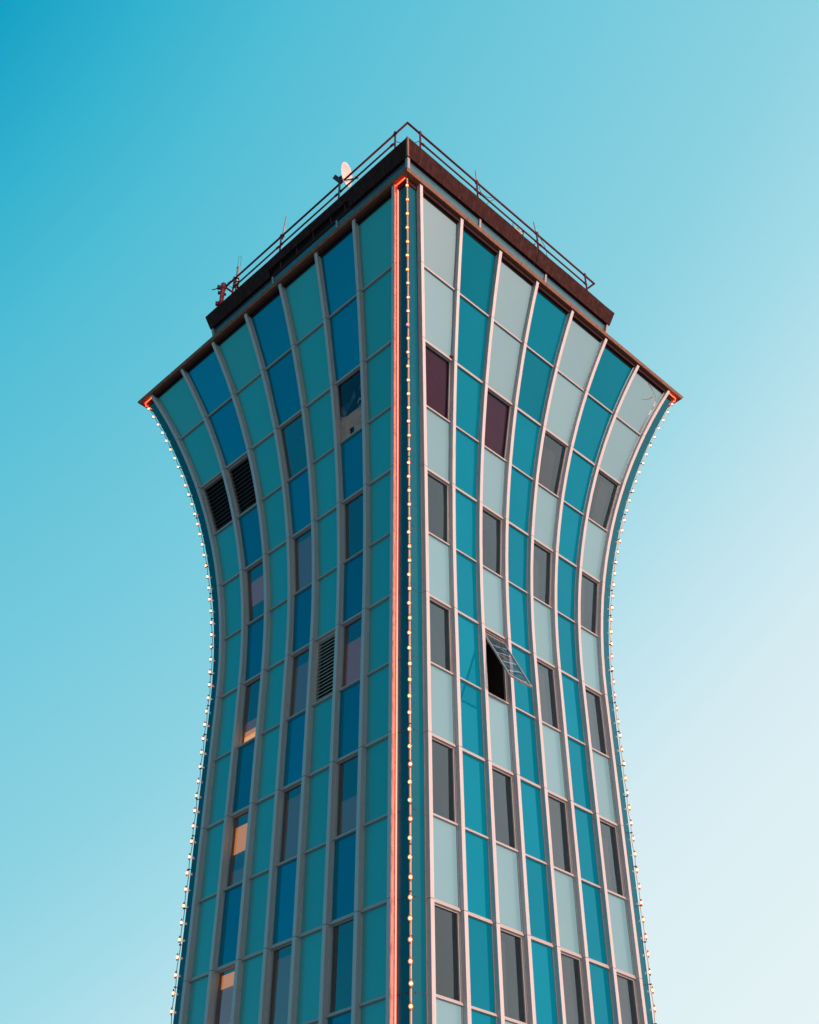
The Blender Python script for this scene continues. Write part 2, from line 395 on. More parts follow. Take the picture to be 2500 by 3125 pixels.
CURT = {(5, 3): (.3, .75, 0, .8), (3, 5): (0, .35, 0, 1), (5, 5): (.1, .6, 0, .75), (7, 3): (.4, .8, 0, .9), (5, 7): (.3, .7, 0, .9), (7, 5): (0, .5, 0, 1), (5, 9): (.25, .85, 0, 1), (7, 9): (.2, .7, 0, .8),
        (5, 11): (.2, .75, 0, 1), (7, 11): (.3, .8, 0, 1), (3, 11): (.15, .5, 0, .9), (7, 7): (.35, .7, 0, 1)}
for side in (RIGHT, LEFT):
    for c in range(1, 17):
        for b in range(1, 8):
            if c > 12:                          # below the picture
                continue
            key = (b, c)
            if side == RIGHT:
                if key in WIN_R:
                    if key == (3, 7): continue
                    if c == 3 and b in (1, 3):
                        w = window(side, b, c, 'filmglass', label='window with dark purple curtain')
                        blind(side, b, c, 0, 1, 'purple', w, -.10, 'curtain')
                    else:
                        w = window(side, b, c)
                        if (b, c) in CURT:
                            f0, f1, f2, f3 = CURT[(b, c)]; zb, zt = cell_geo(side, b, c); z0, z1 = zb+(zt-zb)*f2, zb+(zt-zb)*f3
                            U_ = lambda z, f: uf(b, z)+.06+(uf(b+1, z)-uf(b, z)-.12)*f
                            mb = MB(); slab(mb, side, U_(z0, f0), U_(z0, f1), -.16, -.14, z0, z1, U_(z1, f0), U_(z1, f1)); mb.build('curtain', 'curtain', w)
                elif b % 2 == 0: panel(side, b, c, 'blue_panel', 'blue')
                elif key == (7, 1): panel(side, b, c, 'pale_panel', 'pale', 'cracked pale panel with torn sealant')
                else: panel(side, b, c, 'pale_panel', 'pale')
            else:
                if key in LOUV or key == (2, 3): continue
                if key in WIN_L:
                    w = window(side, b, c)
                    if b == 6 and c == 5:
                        w['label'] = 'window with dim brown lit band'; blind(side, b, c, .36, .80, 'blind_brown', w)
                    if b == 6 and c == 7:
                        w['label'] = 'window lit orange along its bottom'
                        blind(side, b, c, 0, .17, 'blind_bright', w); blind(side, b, c, .17, .25, 'blind_orange', w)
                        blind(side, b, c, .25, .40, 'blind_brown', w)
                    if b == 6 and c == 9:
                        w['label'] = 'window lit orange across its upper half'; blind(side, b, c, .49, .87, 'blind_orange', w)
                        blind(side, b, c, 0, .25, 'blind_grey', w)
                    if b == 6 and c == 11:
                        w['label'] = 'orange lit window'; blind(side, b, c, .80, .97, 'blind_orange', w); blind(side, b, c, .34, .80, 'blind_brown', w, -.2); blind(side, b, c, .17, .34, 'blind_orange', w); blind(side, b, c, 0, .17, 'blind_bright', w)
                    if b == 4 and c in (5, 7, 9, 11): blind(side, b, c, 0, (.93, .85, .9, .9)[(c-5)//2], 'blind_grey', w)
                    if b == 2 and c == 7: blind(side, b, c, 0, .74, 'blind_brown', w)
                    if b == 2 and c == 9: blind(side, b, c, 0, .5, 'blind_grey', w)
                elif b % 2 == 0: panel(side, b, c, 'blue_panel', 'blue')
                else: panel(side, b, c, 'teal_panel', 'teal')
louver(LEFT, 6, 3, 12, 'slat', 'black louver beside the leftmost one')
louver(LEFT, 7, 3, 12, 'slat', 'black louver in the outermost bay')
louver(LEFT, 3, 7, 17, 'slat_light', 'louver with pale metal slats')

# damaged window on the left face: dark glass with torn film above a plywood board with a square hole
w = window(LEFT, 2, 3, 'filmglass', label='damaged window patched with a plywood board')
zb, zt = cell_geo(LEFT, 2, 3); zm = zb+(zt-zb)*.36
mb = MB(); hz = zb+.03
def lr(z, f): return uf(2, z)+HB+(uf(3, z)-uf(2, z)-2*HB)*f       # 0 = near the corner
slab(mb, LEFT, lr(zb, 0), lr(zb, .44), -.028, .008, zb, zm, lr(zm, 0), lr(zm, .44))
slab(mb, LEFT, lr(zb, .62), lr(zb, 1), -.028, .008, zb, zm, lr(zm, .62), lr(zm, 1))
slab(mb, LEFT, lr(zb+.21, .44), lr(zb+.21, .62), -.028, .008, zb+.21, zm, lr(zm, .44), lr(zm, .62))
mb.build('plywood_board', 'ply', w)
mb = MB(); random.seed(3)
def shard(f0, h0, pts):                         # ragged scrap of film, coordinates as fractions of the opening
    q = []
    for (f, h) in pts:
        z = zb+(zt-zb)*h; q.append(P(LEFT, lr(z, f), -.026, z))
    n = len(q); qq = q+[v+Vector((.003, .003, 0)) for v in q]
    mb.poly(qq, [tuple(range(n)), tuple(reversed(range(n, 2*n)))]+[(i, (i+1) % n, n+(i+1) % n, n+i) for i in range(n)])
shard(0, 0, [(.93, .42), (.93, .62), (.84, .56), (.74, .60), (.60, .57), (.48, .64), (.40, .72), (.36, .60), (.46, .55), (.58, .50), (.72, .44), (.80, .38)])
shard(0, 0, [(.20, .70), (.15, .78), (.12, .68), (.18, .64)])
mb.build('torn_film', 'film', w)
mb = MB()
shard(0, 0, [(.30, .48), (.22, .53), (.10, .50), (.02, .55), (.02, .53), (.12, .475), (.24, .50), (.28, .45)])
shard(0, 0, [(.30, .38), (.20, .41), (.08, .43), (.08, .415), (.22, .39)])
shard(0, 0, [(.95, .36), (.95, .44), (.86, .42), (.72, .37)])
mb.build('torn_film', 'whitefilm', w)

# open awning window on the right face
zb, zt = cell_geo(RIGHT, 3, 7)
w = window(RIGHT, 3, 7, label='window standing open with its sash swung out', pane=False)
u0, u1 = uf(3, zt)+HB, uf(4, zt)-HB
T0, T1 = (0.03, zt-.13), (0.815, 15.517)        # (depth, height) of the sash's top and bottom edges
def SP(f, t, off=0):                            # point on the sash: f across, t down
    d = T0[0]+(T1[0]-T0[0])*t; z = T0[1]+(T1[1]-T0[1])*t
    nx, nz = (T0[1]-T1[1]), (T1[0]-T0[0]); ln = math.hypot(nx, nz)
    q = P(RIGHT, u0+(u1-u0)*f, 0, 10.0); n = Vector((1, -1, 0))/sqrt(2)
    q = q+n*(d+off*nx/ln); q.z = z+off*nz/ln
    return q
def sbar(mb, f0, f1, t0, t1, o0=-.02, o1=.02):
    mb.hexa([SP(f0, t0, o0), SP(f1, t0, o0), SP(f1, t1, o0), SP(f0, t1, o0), SP(f0, t0, o1), SP(f1, t0, o1), SP(f1, t1, o1), SP(f0, t1, o1)])
mb = MB(); sbar(mb, 0, .045, 0, 1); sbar(mb, .955, 1, 0, 1); sbar(mb, .045, .955, 0, .022); sbar(mb, .045, .955, .975, 1)
sbar(mb, .47, .56, .995, 1.01, -.05, .0)
sash = mb.build('open_sash', 'grey', w)
mb = MB(); sbar(mb, .045, .955, .022, .975, -.003, .003); mb.build('pane', 'clear', sash)
mb = MB()
for t in (.27, .49, .71):
    sbar(mb, .045, .955, t, t+.005, -.004, .004)
mb.build('glazing_wire', 'grey', sash)
mb = MB(); mb.tube([P(RIGHT, u0+.02, -.02, zt-.75), SP(.02, .22, -.03)], .008, 5); mb.tube([P(RIGHT, u1-.02, -.02, zt-.75), SP(.98, .22, -.03)], .008, 5)
mb.build('stay_arm', 'grey', w)
mb = MB(); mb.tube([P(RIGHT, u0+.05, -.4, zb+.38), P(RIGHT, u1-.05, -.4, zb+.38)], .02, 6); mb.build('inner_rail', 'rust', w)

# corner cladding (two flat faces meeting in the tower's edge), seams at every row
def corner_cladding(side):
    mb = MB(); zs = [ZB+.5, ZR[14], ZR[12], ZR[10], ZR[8], ZR[6]]+[ZR[6]+(ZR[0]+.05-ZR[6])*i/18 for i in range(1, 19)]
    return zs
def corner_mb(s1, s2, end):
    """s1, s2 the two facades; end 0: at their start corner, 1: far corner of s1 (u=2a) joining s2 likewise"""
    mb = MB(); zs = corner_cladding(s1); n = 6
    def U(z, w): return w if end == 0 else 2*aof(z)-w
    for z in zs:
        st = strip(aof(z))-HB+.01
        mb.v += [tuple(P(s1, U(z, st), 0, z)), tuple(P(s1, U(z, 0), 0, z)), tuple(P(s2, U(z, st), 0, z)),
                 tuple(P(s2, U(z, st), -.06, z)), tuple(P(s1, U(z, .06), -.06, z)), tuple(P(s1, U(z, st), -.06, z))]
    for i in range(len(zs)-1):
        for q in range(n): mb.f.append((i*n+q, i*n+(q+1) % n, (i+1)*n+(q+1) % n, (i+1)*n+q))
    return mb
def corner_seams(s1, s2, end):
    mb = MB()
    for r in range(1, 15):
        z = ZR[r]-.02; st = strip(aof(z))-HB
        for sd_ in (s1, s2):
            a0, a1 = (0.0, st) if end == 0 else (2*aof(z)-st, 2*aof(z))
            slab(mb, sd_, a0, a1, -.02, .0025, z-.006, z+.006)
        for sd_ in (s1, s2):
            for f in (.3, .85):
                u_ = st*f if end == 0 else 2*aof(z)-st*f
                mb.ball(P(sd_, u_, .004, z-.01+.02*f), .014, 6, 4)
    return mb
for s1, s2, end in ((RIGHT, LEFT, 0), (RIGHT, BR, 1), (LEFT, BL, 1), (BR, BL, 0)):
    cc = corner_mb(s1, s2, end).build('corner_panel', 'corner', tower)
    if s1 != BR: corner_seams(s1, s2, end).build('joint_line', 'seam', cc)

# rear faces and everything below the picture, simply
def simple_face(side, c0, c1):
    for mat, nm in (('blue', 'rear_blue_panel'), ('teal', 'rear_teal_panel'), ('void', 'rear_window')):
        mb = MB()
        for c in range(c0, c1):
            for b in range(1, 8):
                win = b % 2 == (1 if side == RIGHT else 0) and c % 2 == 1 and c > 2
                k = 'void' if win else ('blue' if b % 2 == 0 else 'teal')
                if k == mat:
                    zb, zt = cell_geo(side, b, c); quad(side, b, zb-.03, zt+.03, -.045, 0 if k != 'void' else -.03, mb)
        yield nm, mb, mat
for side in (BR, BL):
    for nm, mb, mat in simple_face(side, 1, 17): mb.build(nm, mat, tower)
    mb = MB()
    for j in range(1, 9):
        r_ = rib(side, j); mb.poly(r_.v, r_.f)
    mb.build('rear_mullions', 'alu', tower)
    mb = MB()
    for r in range(1, 16):
        t_ = transom(side, r); mb.poly(t_.v, t_.f)
    mb.build('rear_transoms', 'rail', tower)
for side in (RIGHT, LEFT):
    for nm, mb, mat in simple_face(side, 13, 17): mb.build(nm.replace('rear', 'lower'), 'pale' if (mat == 'teal' and side == RIGHT) else ('room' if mat == 'void' else mat), tower)
mb = MB(); mb.box((0, 0, ZB+.25), 0, 0, 0)
def square(b_, z): r = b_*sqrt(2); return [Vector((0, -r, z)), Vector((r, 0, z)), Vector((0, r, z)), Vector((-r, 0, z))]
def frustum(mb, b0, z0, b1, z1): return mb.hexa(square(b0, z0)+square(b1, z1))
frustum(MB(), A0+.25, ZB-.3, A0+.2, ZB+.5).build('plinth', 'concrete', tower)

# ------------------------------------------------------------------ top: eave, cab, roof fascia
ET, EB = 29.10, 29.015
# soffit slab with hollow top; fascia strip in lengths with joints
def band(mb, side, u0, u1, bo0, z0, bo1, z1, th):
    """strip on a square of half-width b; u measured from the start corner edge as a fraction of the side"""
    def Q(b, f, z, inn=0):
        r = b*sqrt(2); sx_, sy_ = side
        u = 2*b*f; d = -inn
        return Vector((sx_*(u+d)/sqrt(2), sy_*(r-(u-d)/sqrt(2)), z))
    mb.hexa([Q(bo0, u0, z0), Q(bo0, u1, z0), Q(bo0, u1, z0, th), Q(bo0, u0, z0, th), Q(bo1, u0, z1), Q(bo1, u1, z1), Q(bo1, u1, z1, th), Q(bo1, u0, z1, th)])
    return mb
def Q(side, b, u, z, d=0):                      # point on a square wall: u metres from its start corner, d outward
    r = b*sqrt(2); sx_, sy_ = side
    return Vector((sx_*(u+d)/sqrt(2), sy_*(r-(u-d)/sqrt(2)), z))
for side in (RIGHT, LEFT, BR, BL):
    mb = MB(); cuts = [0, .19, .37, .55, .73, .86, 1]
    for i in range(len(cuts)-1):
        g = .0006
        band(mb, side, cuts[i]+(g if i else 0), cuts[i+1]-(g if i < 5 else 0), 6.478+random.uniform(-.004, .004), EB, 6.532, ET, .03)
    mb.build('eave_fascia', 'eave', tower)
frustum(MB(), 6.44, EB+.012, 6.48, ET-.01).build('soffit', 'soffit', tower)
mb = MB()                                        # stepped trim under the soffit, behind the ribs
for side in (RIGHT, LEFT, BR, BL):
    mb.hexa([Q(side, 6.20, 0, EB-.05, d) for d in (0, .09)][:1]+[Q(side, 6.20, 12.4, EB-.05, 0), Q(side, 6.20, 12.4, EB-.05, -.06), Q(side, 6.20, 0, EB-.05, -.06),
             Q(side, 6.24, 0, EB+.014, 0), Q(side, 6.24, 12.48, EB+.014, 0), Q(side, 6.24, 12.48, EB+.014, -.06), Q(side, 6.24, 0, EB+.014, -.06)])
for side in (RIGHT, LEFT, BR, BL):
    for b_ in range(1, 8):
        for z0_, d0_ in ((28.90, .03), (28.95, .10)):
            slab(mb, side, uf(b_, z0_)+HB-.004, uf(b_+1, z0_)-HB+.004, -.03, d0_, z0_, 29.02)
    st_ = strip(6.2)-HB
    for u0_, u1_ in ((.0, st_), (2*6.2-st_, 2*6.2)):
        slab(mb, side, u0_, u1_, -.03, .03, 28.90, 29.02)
mb.build('soffit_trim', 'trim', tower)
CZT = 32.70; CB = 4.93; CBB = 4.55; CZB = 30.1
frustum(MB(), 4.4, ET, 4.4, CZB).build('cab_base', 'alu', tower)
# glazing of the cab: three panes a side with posts
for side in (RIGHT, LEFT, BR, BL):
    for k in range(3):
        f0, f1 = k/3, (k+1)/3
        mb = MB(); b0, b1 = CBB, CB
        mb.hexa([Q(side, b0, 2*b0*f0+.03, CZB), Q(side, b0, 2*b0*f1-.03, CZB), Q(side, b0, 2*b0*f1-.03, CZB, -.03), Q(side, b0, 2*b0*f0+.03, CZB, -.03),
                 Q(side, b1, 2*b1*f0+.03, CZT), Q(side, b1, 2*b1*f1-.03, CZT), Q(side, b1, 2*b1*f1-.03, CZT, -.03), Q(side, b1, 2*b1*f0+.03, CZT, -.03)])
        mb.build('cab_window', 'cabglass', tower)
    for k in (1, 2):
        mb = MB(); f = k/3
        mb.hexa([Q(side, CBB, 2*CBB*f+e, CZB, d) for e, d in ((-.04, .05), (.04, .05), (.04, -.02), (-.04, -.02))] +
                [Q(side, CB, 2*CB*f+e, CZT, d) for e, d in ((-.04, .05), (.04, .05), (.04, -.02), (-.04, -.02))])
        mb.build('cab_post', 'grey', tower)
for k in range(4):
    c0, c1 = square(CBB+.03, CZB)[k], square(CB+.03, CZT)[k]; mb = MB(); s_ = .075
    mb.hexa([c0+Vector(v) for v in ((-s_, 0, 0), (0, -s_, 0), (s_, 0, 0), (0, s_, 0))]+[c1+Vector(v) for v in ((-s_, 0, 0), (0, -s_, 0), (s_, 0, 0), (0, s_, 0))])
    mb.build('cab_post', 'grey', tower)
# roof slab (dark underside) and outward-leaning fascia
RB, RT_ = 32.71, 33.36
frustum(MB(), 4.96, RB-.02, 4.99, RB+.10).build('cab_soffit', 'trim', tower)
frustum(MB(), 4.90, RB+.12, 5.05, RT_-.06).build('roof_slab', 'void', tower)
BO, BT = 5.04, 5.215
def fascia_piece(mb, side, u0, u1, zlo, n=6, wob=.0):
    def bz(z): return BO+(BT-BO)*(z-RB)/(RT_-RB)
    for i in range(n):
        a, c = u0+(u1-u0)*i/n, u0+(u1-u0)*(i+1)/n
        h0 = WOB(side, a)*wob; h1 = WOB(side, c)*wob
        def U(u, z): return bz(z)+(u-BT)*bz(z)/BT   # keeps corners mitred
        mb.hexa([Q(side, bz(zlo), U(a, zlo), zlo), Q(side, bz(zlo), U(c, zlo), zlo), Q(side, bz(zlo), U(c, zlo), zlo, -.03), Q(side, bz(zlo), U(a, zlo), zlo, -.03),
                 Q(side, BT, a, RT_+h0), Q(side, BT, c, RT_+h1), Q(side, BT, c, RT_+h1, -.03), Q(side, BT, a, RT_+h0, -.03)])
def WOB(side, u):
    return sin(u*1.7+side[0])*.4+sin(u*4.3)*.25-(.9 if 6.3 < u < 8.6 and side == RIGHT else 0)*sin((u-6.3)/2.3*math.pi)
for side in (RIGHT, BR, BL):
    mb = MB(); fascia_piece(mb, side, 0, 6.28, RB, 8, .03); fascia_piece(mb, side, 6.30, 2*BT, RB, 8, .04)
    mb.build('roof_fascia', 'fascia', tower)
mb = MB(); fascia_piece(mb, LEFT, 0, 2.83, RB, 4, .02); fascia_piece(mb, LEFT, 2.84, 6.95, RT_-.36, 6, .03); fascia_piece(mb, LEFT, 6.96, 2*BT, RB, 4, .02)
mb.build('roof_fascia', 'fascia', tower, label='roof edge strip with a missing lower length')
mb = MB()                                        # hangers exposed where the strip is missing
for u in (6.2, 5.35, 4.5, 3.62, 2.92): mb.tube([Q(LEFT, 5.07, u+.03, RT_-.30, -.02), Q(LEFT, 5.0, u-.02, RB+.02, -.03)], .022, 6)
mb.build('hanger_rod', 'redrail', tower)
mb = MB()
for k in range(2):
    c0, c1 = square(BO+.012, RB)[k*1], square(BT+.012, RT_)[k]
mb = MB(); c0, c1 = square(BO+.008, RB)[0], square(BT+.008, RT_+.01)[0]
mb.hexa([c0+Vector(v) for v in ((-.05, .05, 0), (0, -.002, 0), (.05, .05, 0), (0, .05, 0))]+[c1+Vector(v) for v in ((-.05, .05, 0), (0, -.002, 0), (.05, .05, 0), (0, .05, 0))])
mb.build('corner_cap', 'eave', tower)

# torn sealant on the topmost outer pale panel of the right face
def PF(f, h, d=.004):
    z1, z0 = ZR[0], ZR[1]; z = z0+(z1-z0)*h; ua, ub = uf(7, z)+HB, uf(8, z)-HB
    return P(RIGHT, ua+(ub-ua)*f, d, z)
mb = MB()
for path, r in (([(.50, .93), (.66, .90), (.76, .85), (.86, .82), (.93, .74), (.90, .66), (.94, .58), (.93, .42), (.95, .30), (.95, .10), (.96, .03)], .016),
                ([(.52, .60), (.60, .62), (.68, .66), (.74, .70), (.80, .78)], .020), ([(.50, .55), (.48, .62), (.44, .70)], .005), ([(.50, .55), (.52, .48), (.54, .42)], .006)):
    mb.tube([PF(f+random.uniform(-.008, .008), h, .003) for f, h in path], r, 5)
mb.build('torn_sealant', 'sealant', tower)
mb = MB()
for path, r in (([(.92, .73), (.95, .70), (.955, .64)], .032), ([(.955, .55), (.96, .50), (.955, .44)], .026), ([(.72, .87), (.75, .86)], .015)):
    mb.tube([PF(f, h, .006) for f, h in path], r, 5)
mb.build('peeling_film', 'whitefilm', tower)
z_ = ZR[2]+.12; MB().ball(P(RIGHT, uf(2, z_)-.09, .05, z_), .055, 10, 8).build('light_sensor', 'rust', tower, smooth=True)

# ------------------------------------------------------------------ roof railing
rl = empty('roof_railing', (0, 0, RT_), 'dark red two-rail pipe railing around the flat roof', 'railing')
b = 4.81; ZT_, ZM = 35.0, 34.45
for side in (RIGHT, LEFT, BR, BL):
    pu = [.58, 3.3, 6.4, 9.08]
    mb = MB(); mb.tube([Q(side, b, -.02, ZT_), Q(side, b, 2*b+.02, ZT_)], .038, 8); mb.build('top_rail', 'redrail', rl, smooth=True)
    mb = MB()
    for u0_, u1_ in zip(pu[:-1], pu[1:]):
        mb.tube([Q(side, b, u0_, ZM, .03), Q(side, b, u1_, ZM, .03)], .032, 8)
        mb.tube([Q(side, b, u0_+.06, ZM, .03), Q(side, b, u0_+.17, ZM, .03)], .043, 8)
        mb.tube([Q(side, b, u1_-.17, ZM, .03), Q(side, b, u1_-.06, ZM, .03)], .043, 8)
    mb.build('middle_rail', 'redrail', rl, smooth=True)
    for u in pu:
        mb = MB(); mb.tube([Q(side, b, u, RT_-.1), Q(side, b, u, ZT_+.05)], .033, 8); mb.ball(Q(side, b, u, ZT_+.07), .052, 8, 6)
        mb.tube([Q(side, b, u-.07, ZT_), Q(side, b, u+.07, ZT_)], .046, 8)
        mb.build('post', 'redrail', rl, smooth=True)
# slack chain across the front corner
ch = MB(); p0, p1 = Q(LEFT, b, .58, ZT_-.40), Q(RIGHT, b, .58, ZT_-.40); nl = 26
for i in range(nl):
    t = (i+.5)/nl; q = p0.lerp(p1, t); q.z -= .16*4*t*(1-t)
    dq = (p1-p0).normalized()*(.026); ang = (i % 2)
    ch.tube([q-dq, q+dq], .011 if ang else .007, 5)
co = ch.build('chain', 'dark'); tag(co, 'thin slack chain between the two railing posts at the front corner', 'chain')

# ------------------------------------------------------------------ string lights down three edges
def arc_points(spacing):
    pts = []; z = ZR[0]-.21
    while z > ZB+.6:
        pts.append(z); z -= spacing/sqrt(1+2*math.tan(tilt(z))**2)
    return pts
def edge_point(k, z, off):                       # k: 0 front, 1 right, 3 left corner
    th = tilt(z); r = (aof(z)+off*cos(th)/1.0)*sqrt(2); zz = z-off*sin(th)
    return [Vector((0, -r, zz)), Vector((r, 0, zz)), Vector((0, r, zz)), Vector((-r, 0, zz))][k]
halo_mat = bpy.data.materials.new('orange_bulb_halo'); halo_mat.use_nodes = True; t_ = halo_mat.node_tree; t_.nodes.clear()  # glowing shell added round each bulb to imitate its glare halo
go = t_.nodes.new('ShaderNodeOutputMaterial'); gt = t_.nodes.new('ShaderNodeBsdfTransparent'); ge = t_.nodes.new('ShaderNodeEmission'); gx = t_.nodes.new('ShaderNodeMixShader')
gt.inputs[0].default_value = (1, .93, .85, 1); ge.inputs[0].default_value = (1, .21, .035, 1); ge.inputs[1].default_value = 1.35; gx.inputs[0].default_value = .7
t_.links.new(gt.outputs[0], gx.inputs[1]); t_.links.new(ge.outputs[0], gx.inputs[2]); t_.links.new(gx.outputs[0], go.inputs[0])
proto_bulb = proto_sock = None
random.seed(11)
for k, lab, jog in ((0, 'string of glowing orange bulbs down the near front corner of the tower', .055), (3, 'string of glowing bulbs down the far left edge of the tower', .035),
                    (1, 'string of glowing bulbs down the far right edge of the tower', .035)):
    st_ = empty('string_lights', edge_point(k, ZR[0], .06), lab, 'light string', 'bulb strings down the tower edges')
    zs = arc_points(.4225)
    dir_ = (edge_point(k, 10, 1)-edge_point(k, 10, 0)).normalized()
    cz = [ZR[0]-.01]+[ZR[0]-.05-i*.2 for i in range(int((ZR[0]-ZB-.6)/.2))]
    mb = MB(); mb.tube([edge_point(k, z, jog+.008*sin(z*7)) for z in cz], .023 if k == 0 else .011, 6); mb.build('cable', 'cable', st_)
    mb = MB()
    for i, r in enumerate(range(1, 15)):
        for dz in (.0, -.9):
            z = ZR[r]+.02+dz
            if z > ZB+.6: mb.tube([edge_point(k, z, -.01), edge_point(k, z, jog+.01)], .009, 5); mb.box(edge_point(k, z, jog), .05, .05, .022)
    mb.build('cable_clip', 'dark', st_)
    for i, z in enumerate(zs):
        c = edge_point(k, z, jog); rdir = Vector((random.uniform(-.3, .3), random.uniform(-.3, .3), 0))
        loc = c+dir_*(.035 if k == 0 else .03)+rdir*.03
        pink = (k == 0 and i == 10)
        if proto_bulb is None:
            proto_bulb = MB().ball((0, 0, 0), .025, 10, 8, 1.12).build('bulb', 'bulb', smooth=True)
            proto_halo = MB().ball((0, 0, 0), .047, 12, 8, 1.12).build('halo_shell', halo_mat, smooth=True)
            sk_ = MB(); sk_.tube([(0, 0, -.085), (0, 0, -.042), (0, 0, -.041), (0, 0, .041), (0, 0, .042), (0, 0, .09)], .02, 8, radii=[.014, .020, .004, .004, .022, .015])
            proto_sock = sk_.build('socket', 'socket', smooth=True)
            bl, sk2, gl = proto_bulb, proto_sock, proto_halo
        else:
            bl = proto_bulb.copy(); sk2 = proto_sock.copy(); gl = proto_halo.copy(); COL.objects.link(bl); COL.objects.link(sk2); COL.objects.link(gl)
        if pink:
            bl.data = proto_bulb.data.copy(); bl.data.materials[0] = MT['bulb_pink']; bl['label'] = 'magenta bulb'
        bl.parent = st_; sk2.parent = bl; gl.parent = bl; gl.location = (0, 0, 0)
        if k: gl.scale = (.78,)*3
        bl.location = loc-st_.location; sk2.location = (0, 0, 0)
        for o_ in (bl, sk2, gl): o_.matrix_parent_inverse = Matrix.Identity(4)

# red-orange rope light up the foot of the rib left of the front corner, and short lengths under each corner of the eave
def rope(pts, label, mat='rope'):
    o_ = MB().tube(pts, .014, 6).build('rope_light', mat, smooth=True); tag(o_, label, 'rope light', 'red rope lights'); return o_
zs_ = [z for z in rib_levels() if z < ZR[0]-.05]+[28.93]
rope([P(LEFT, uf(1, z)-HB-.016, .022, z) for z in zs_], 'red-orange rope light up the foot of the rib left of the front corner')
def eave_rope(k, s1, s2, u1, lab):
    if k == 0: pts = [Q(s1, 6.36, .08, EB-.035), Q(s1, 6.36, u1, EB-.035)]
    else: pts = [Q(s1, 6.36, 12.72-u1, EB-.035), Q(s1, 6.36, 12.64, EB-.035), Q(s2, 6.36, 12.64, EB-.035), Q(s2, 6.36, 12.72-u1, EB-.035)]
    rope(pts, lab, 'ropered')
eave_rope(0, LEFT, RIGHT, .55, 'short red rope light under the eave at the front corner')
eave_rope(1, LEFT, BL, .55, 'short red rope light under the eave at the far left corner')
eave_rope(1, RIGHT, BR, .55, 'short red rope light under the eave at the far right corner')

# ------------------------------------------------------------------ things on the roof
# satellite dish
dc = Q(LEFT, 4.81, 2.95, 35.18, .0)
ds = empty('satellite_dish', (dc.x, dc.y, RT_), 'round pale pink satellite dish behind the left railing', 'dish')
face = Vector((.88, -.36, -.17)).normalized(); upv = (Vector((0, 0, 1))-face*face.z).normalized(); sdv = face.cross(upv)
mb = MB(); n, m = 28, 6; Rd = .44
for lay in (0, 1):
    for i in range(m+1):
        r = Rd*i/m
        for k in range(n):
            t = 2*math.pi*k/n; dep = -.10+.10*(r/Rd)**2-(.012 if lay else 0)
            mb.v.append(tuple(dc+sdv*cos(t)*r*.93+upv*sin(t)*r*1.0+face*dep))
o = (m+1)*n
for lay in (0, 1):
    for i in range(m):
        for k in range(n):
            mb.f.append((lay*o+i*n+k, lay*o+i*n+(k+1) % n, lay*o+(i+1)*n+(k+1) % n, lay*o+(i+1)*n+k))
for k in range(n): mb.f.append((m*n+k, m*n+(k+1) % n, o+m*n+(k+1) % n, o+m*n+k))
mb.build('reflector', 'white', ds, smooth=True)
mb = MB(); low = dc-upv*.30-face*.05; lnb = dc-upv*.34+face*.50
mb.tube([low, lnb], .022, 6); mb.tube([dc-upv*.40, lnb-face*.05], .008, 5); mb.build('feed_arm', 'dark', ds)
mb = MB(); mb.tube([lnb-face*.03+upv*.16, lnb-face*.02-upv*.02], .035, 8); mb.tube([lnb+upv*.05, lnb-face*.12+upv*.03], .045, 8, radii=[.04, .055]); mb.build('feed_horn', 'ply', ds, smooth=True)
mb = MB(); bk = dc-face*.13
mb.tube([bk, bk-face*.12-upv*.1], .05, 8); mb.tube([bk-face*.12-upv*.1, Vector((bk.x-.12, bk.y, RT_-.2))], .03, 8); mb.build('mast', 'dark', ds, smooth=True)
# dark panel antenna clamped on the second left post
pc = Q(LEFT, 4.81, 3.46, 35.45)
pa = empty('panel_antenna', (pc.x, pc.y, ZT_), 'short dark red flat box clamped to the railing left of the dish', 'antenna')
ax = (Q(LEFT, 4.81, 3.65, 35.78)-Q(LEFT, 4.81, 3.28, 35.12)).normalized(); nz_ = Vector((-1, -1, 0)).normalized(); ay = ax.cross(nz_).normalized(); az_ = ax.cross(ay)
rot = Matrix((ax, az_, ay)).transposed()
mb = MB(); mb.box(pc, .62, .07, .17, rot); mb.build('housing', 'redrail', pa, bevel=.01)
mb = MB(); mb.box(Q(LEFT, 4.81, 3.27, 35.14), .14, .1, .12); mb.tube([Q(LEFT, 4.81, 3.27, ZT_), Q(LEFT, 4.81, 3.27, 35.22)], .03, 8); mb.build('bracket', 'dark', pa)

# red beacon column at the left corner of the roof
bc = Q(LEFT, 4.81, 9.62, 34.0, .08)
rb_ = empty('warning_beacon', (bc.x, bc.y, RT_), 'stout red cylinder with domed cap and fittings at the left roof corner', 'beacon')
bx = Vector((bc.x, bc.y, 0)); zz = lambda z: bx+Vector((0, 0, z))
mb = MB(); mb.tube([zz(RT_-.1), zz(34.20), zz(34.24), zz(34.92), zz(34.94), zz(35.0)], .1, 16, radii=[.078, .078, .085, .09, .10, .10]); mb.build('column', 'red', rb_, smooth=True)
mb = MB(); mb.ball(zz(35.05), .105, 14, 10); mb.build('cap', 'redrail', rb_, smooth=True)
mb = MB(); mb.tube([zz(33.95), zz(34.12)], .10, 14); mb.box(zz(34.02)+Vector((-.14, 0, 0)), .12, .11, .16); mb.tube([zz(34.80), zz(34.84)], .108, 14)
mb.build('clamp', 'redrail', rb_, bevel=.01)
mb = MB(); mb.box(zz(34.90)+Vector((-.16, -.02, 0)), .11, .10, .16); mb.tube([zz(34.88)+Vector((-.20, -.01, 0)), zz(34.78)+Vector((-.32, -.02, 0)), zz(34.80)+Vector((-.40, 0, 0))], .022, 6)
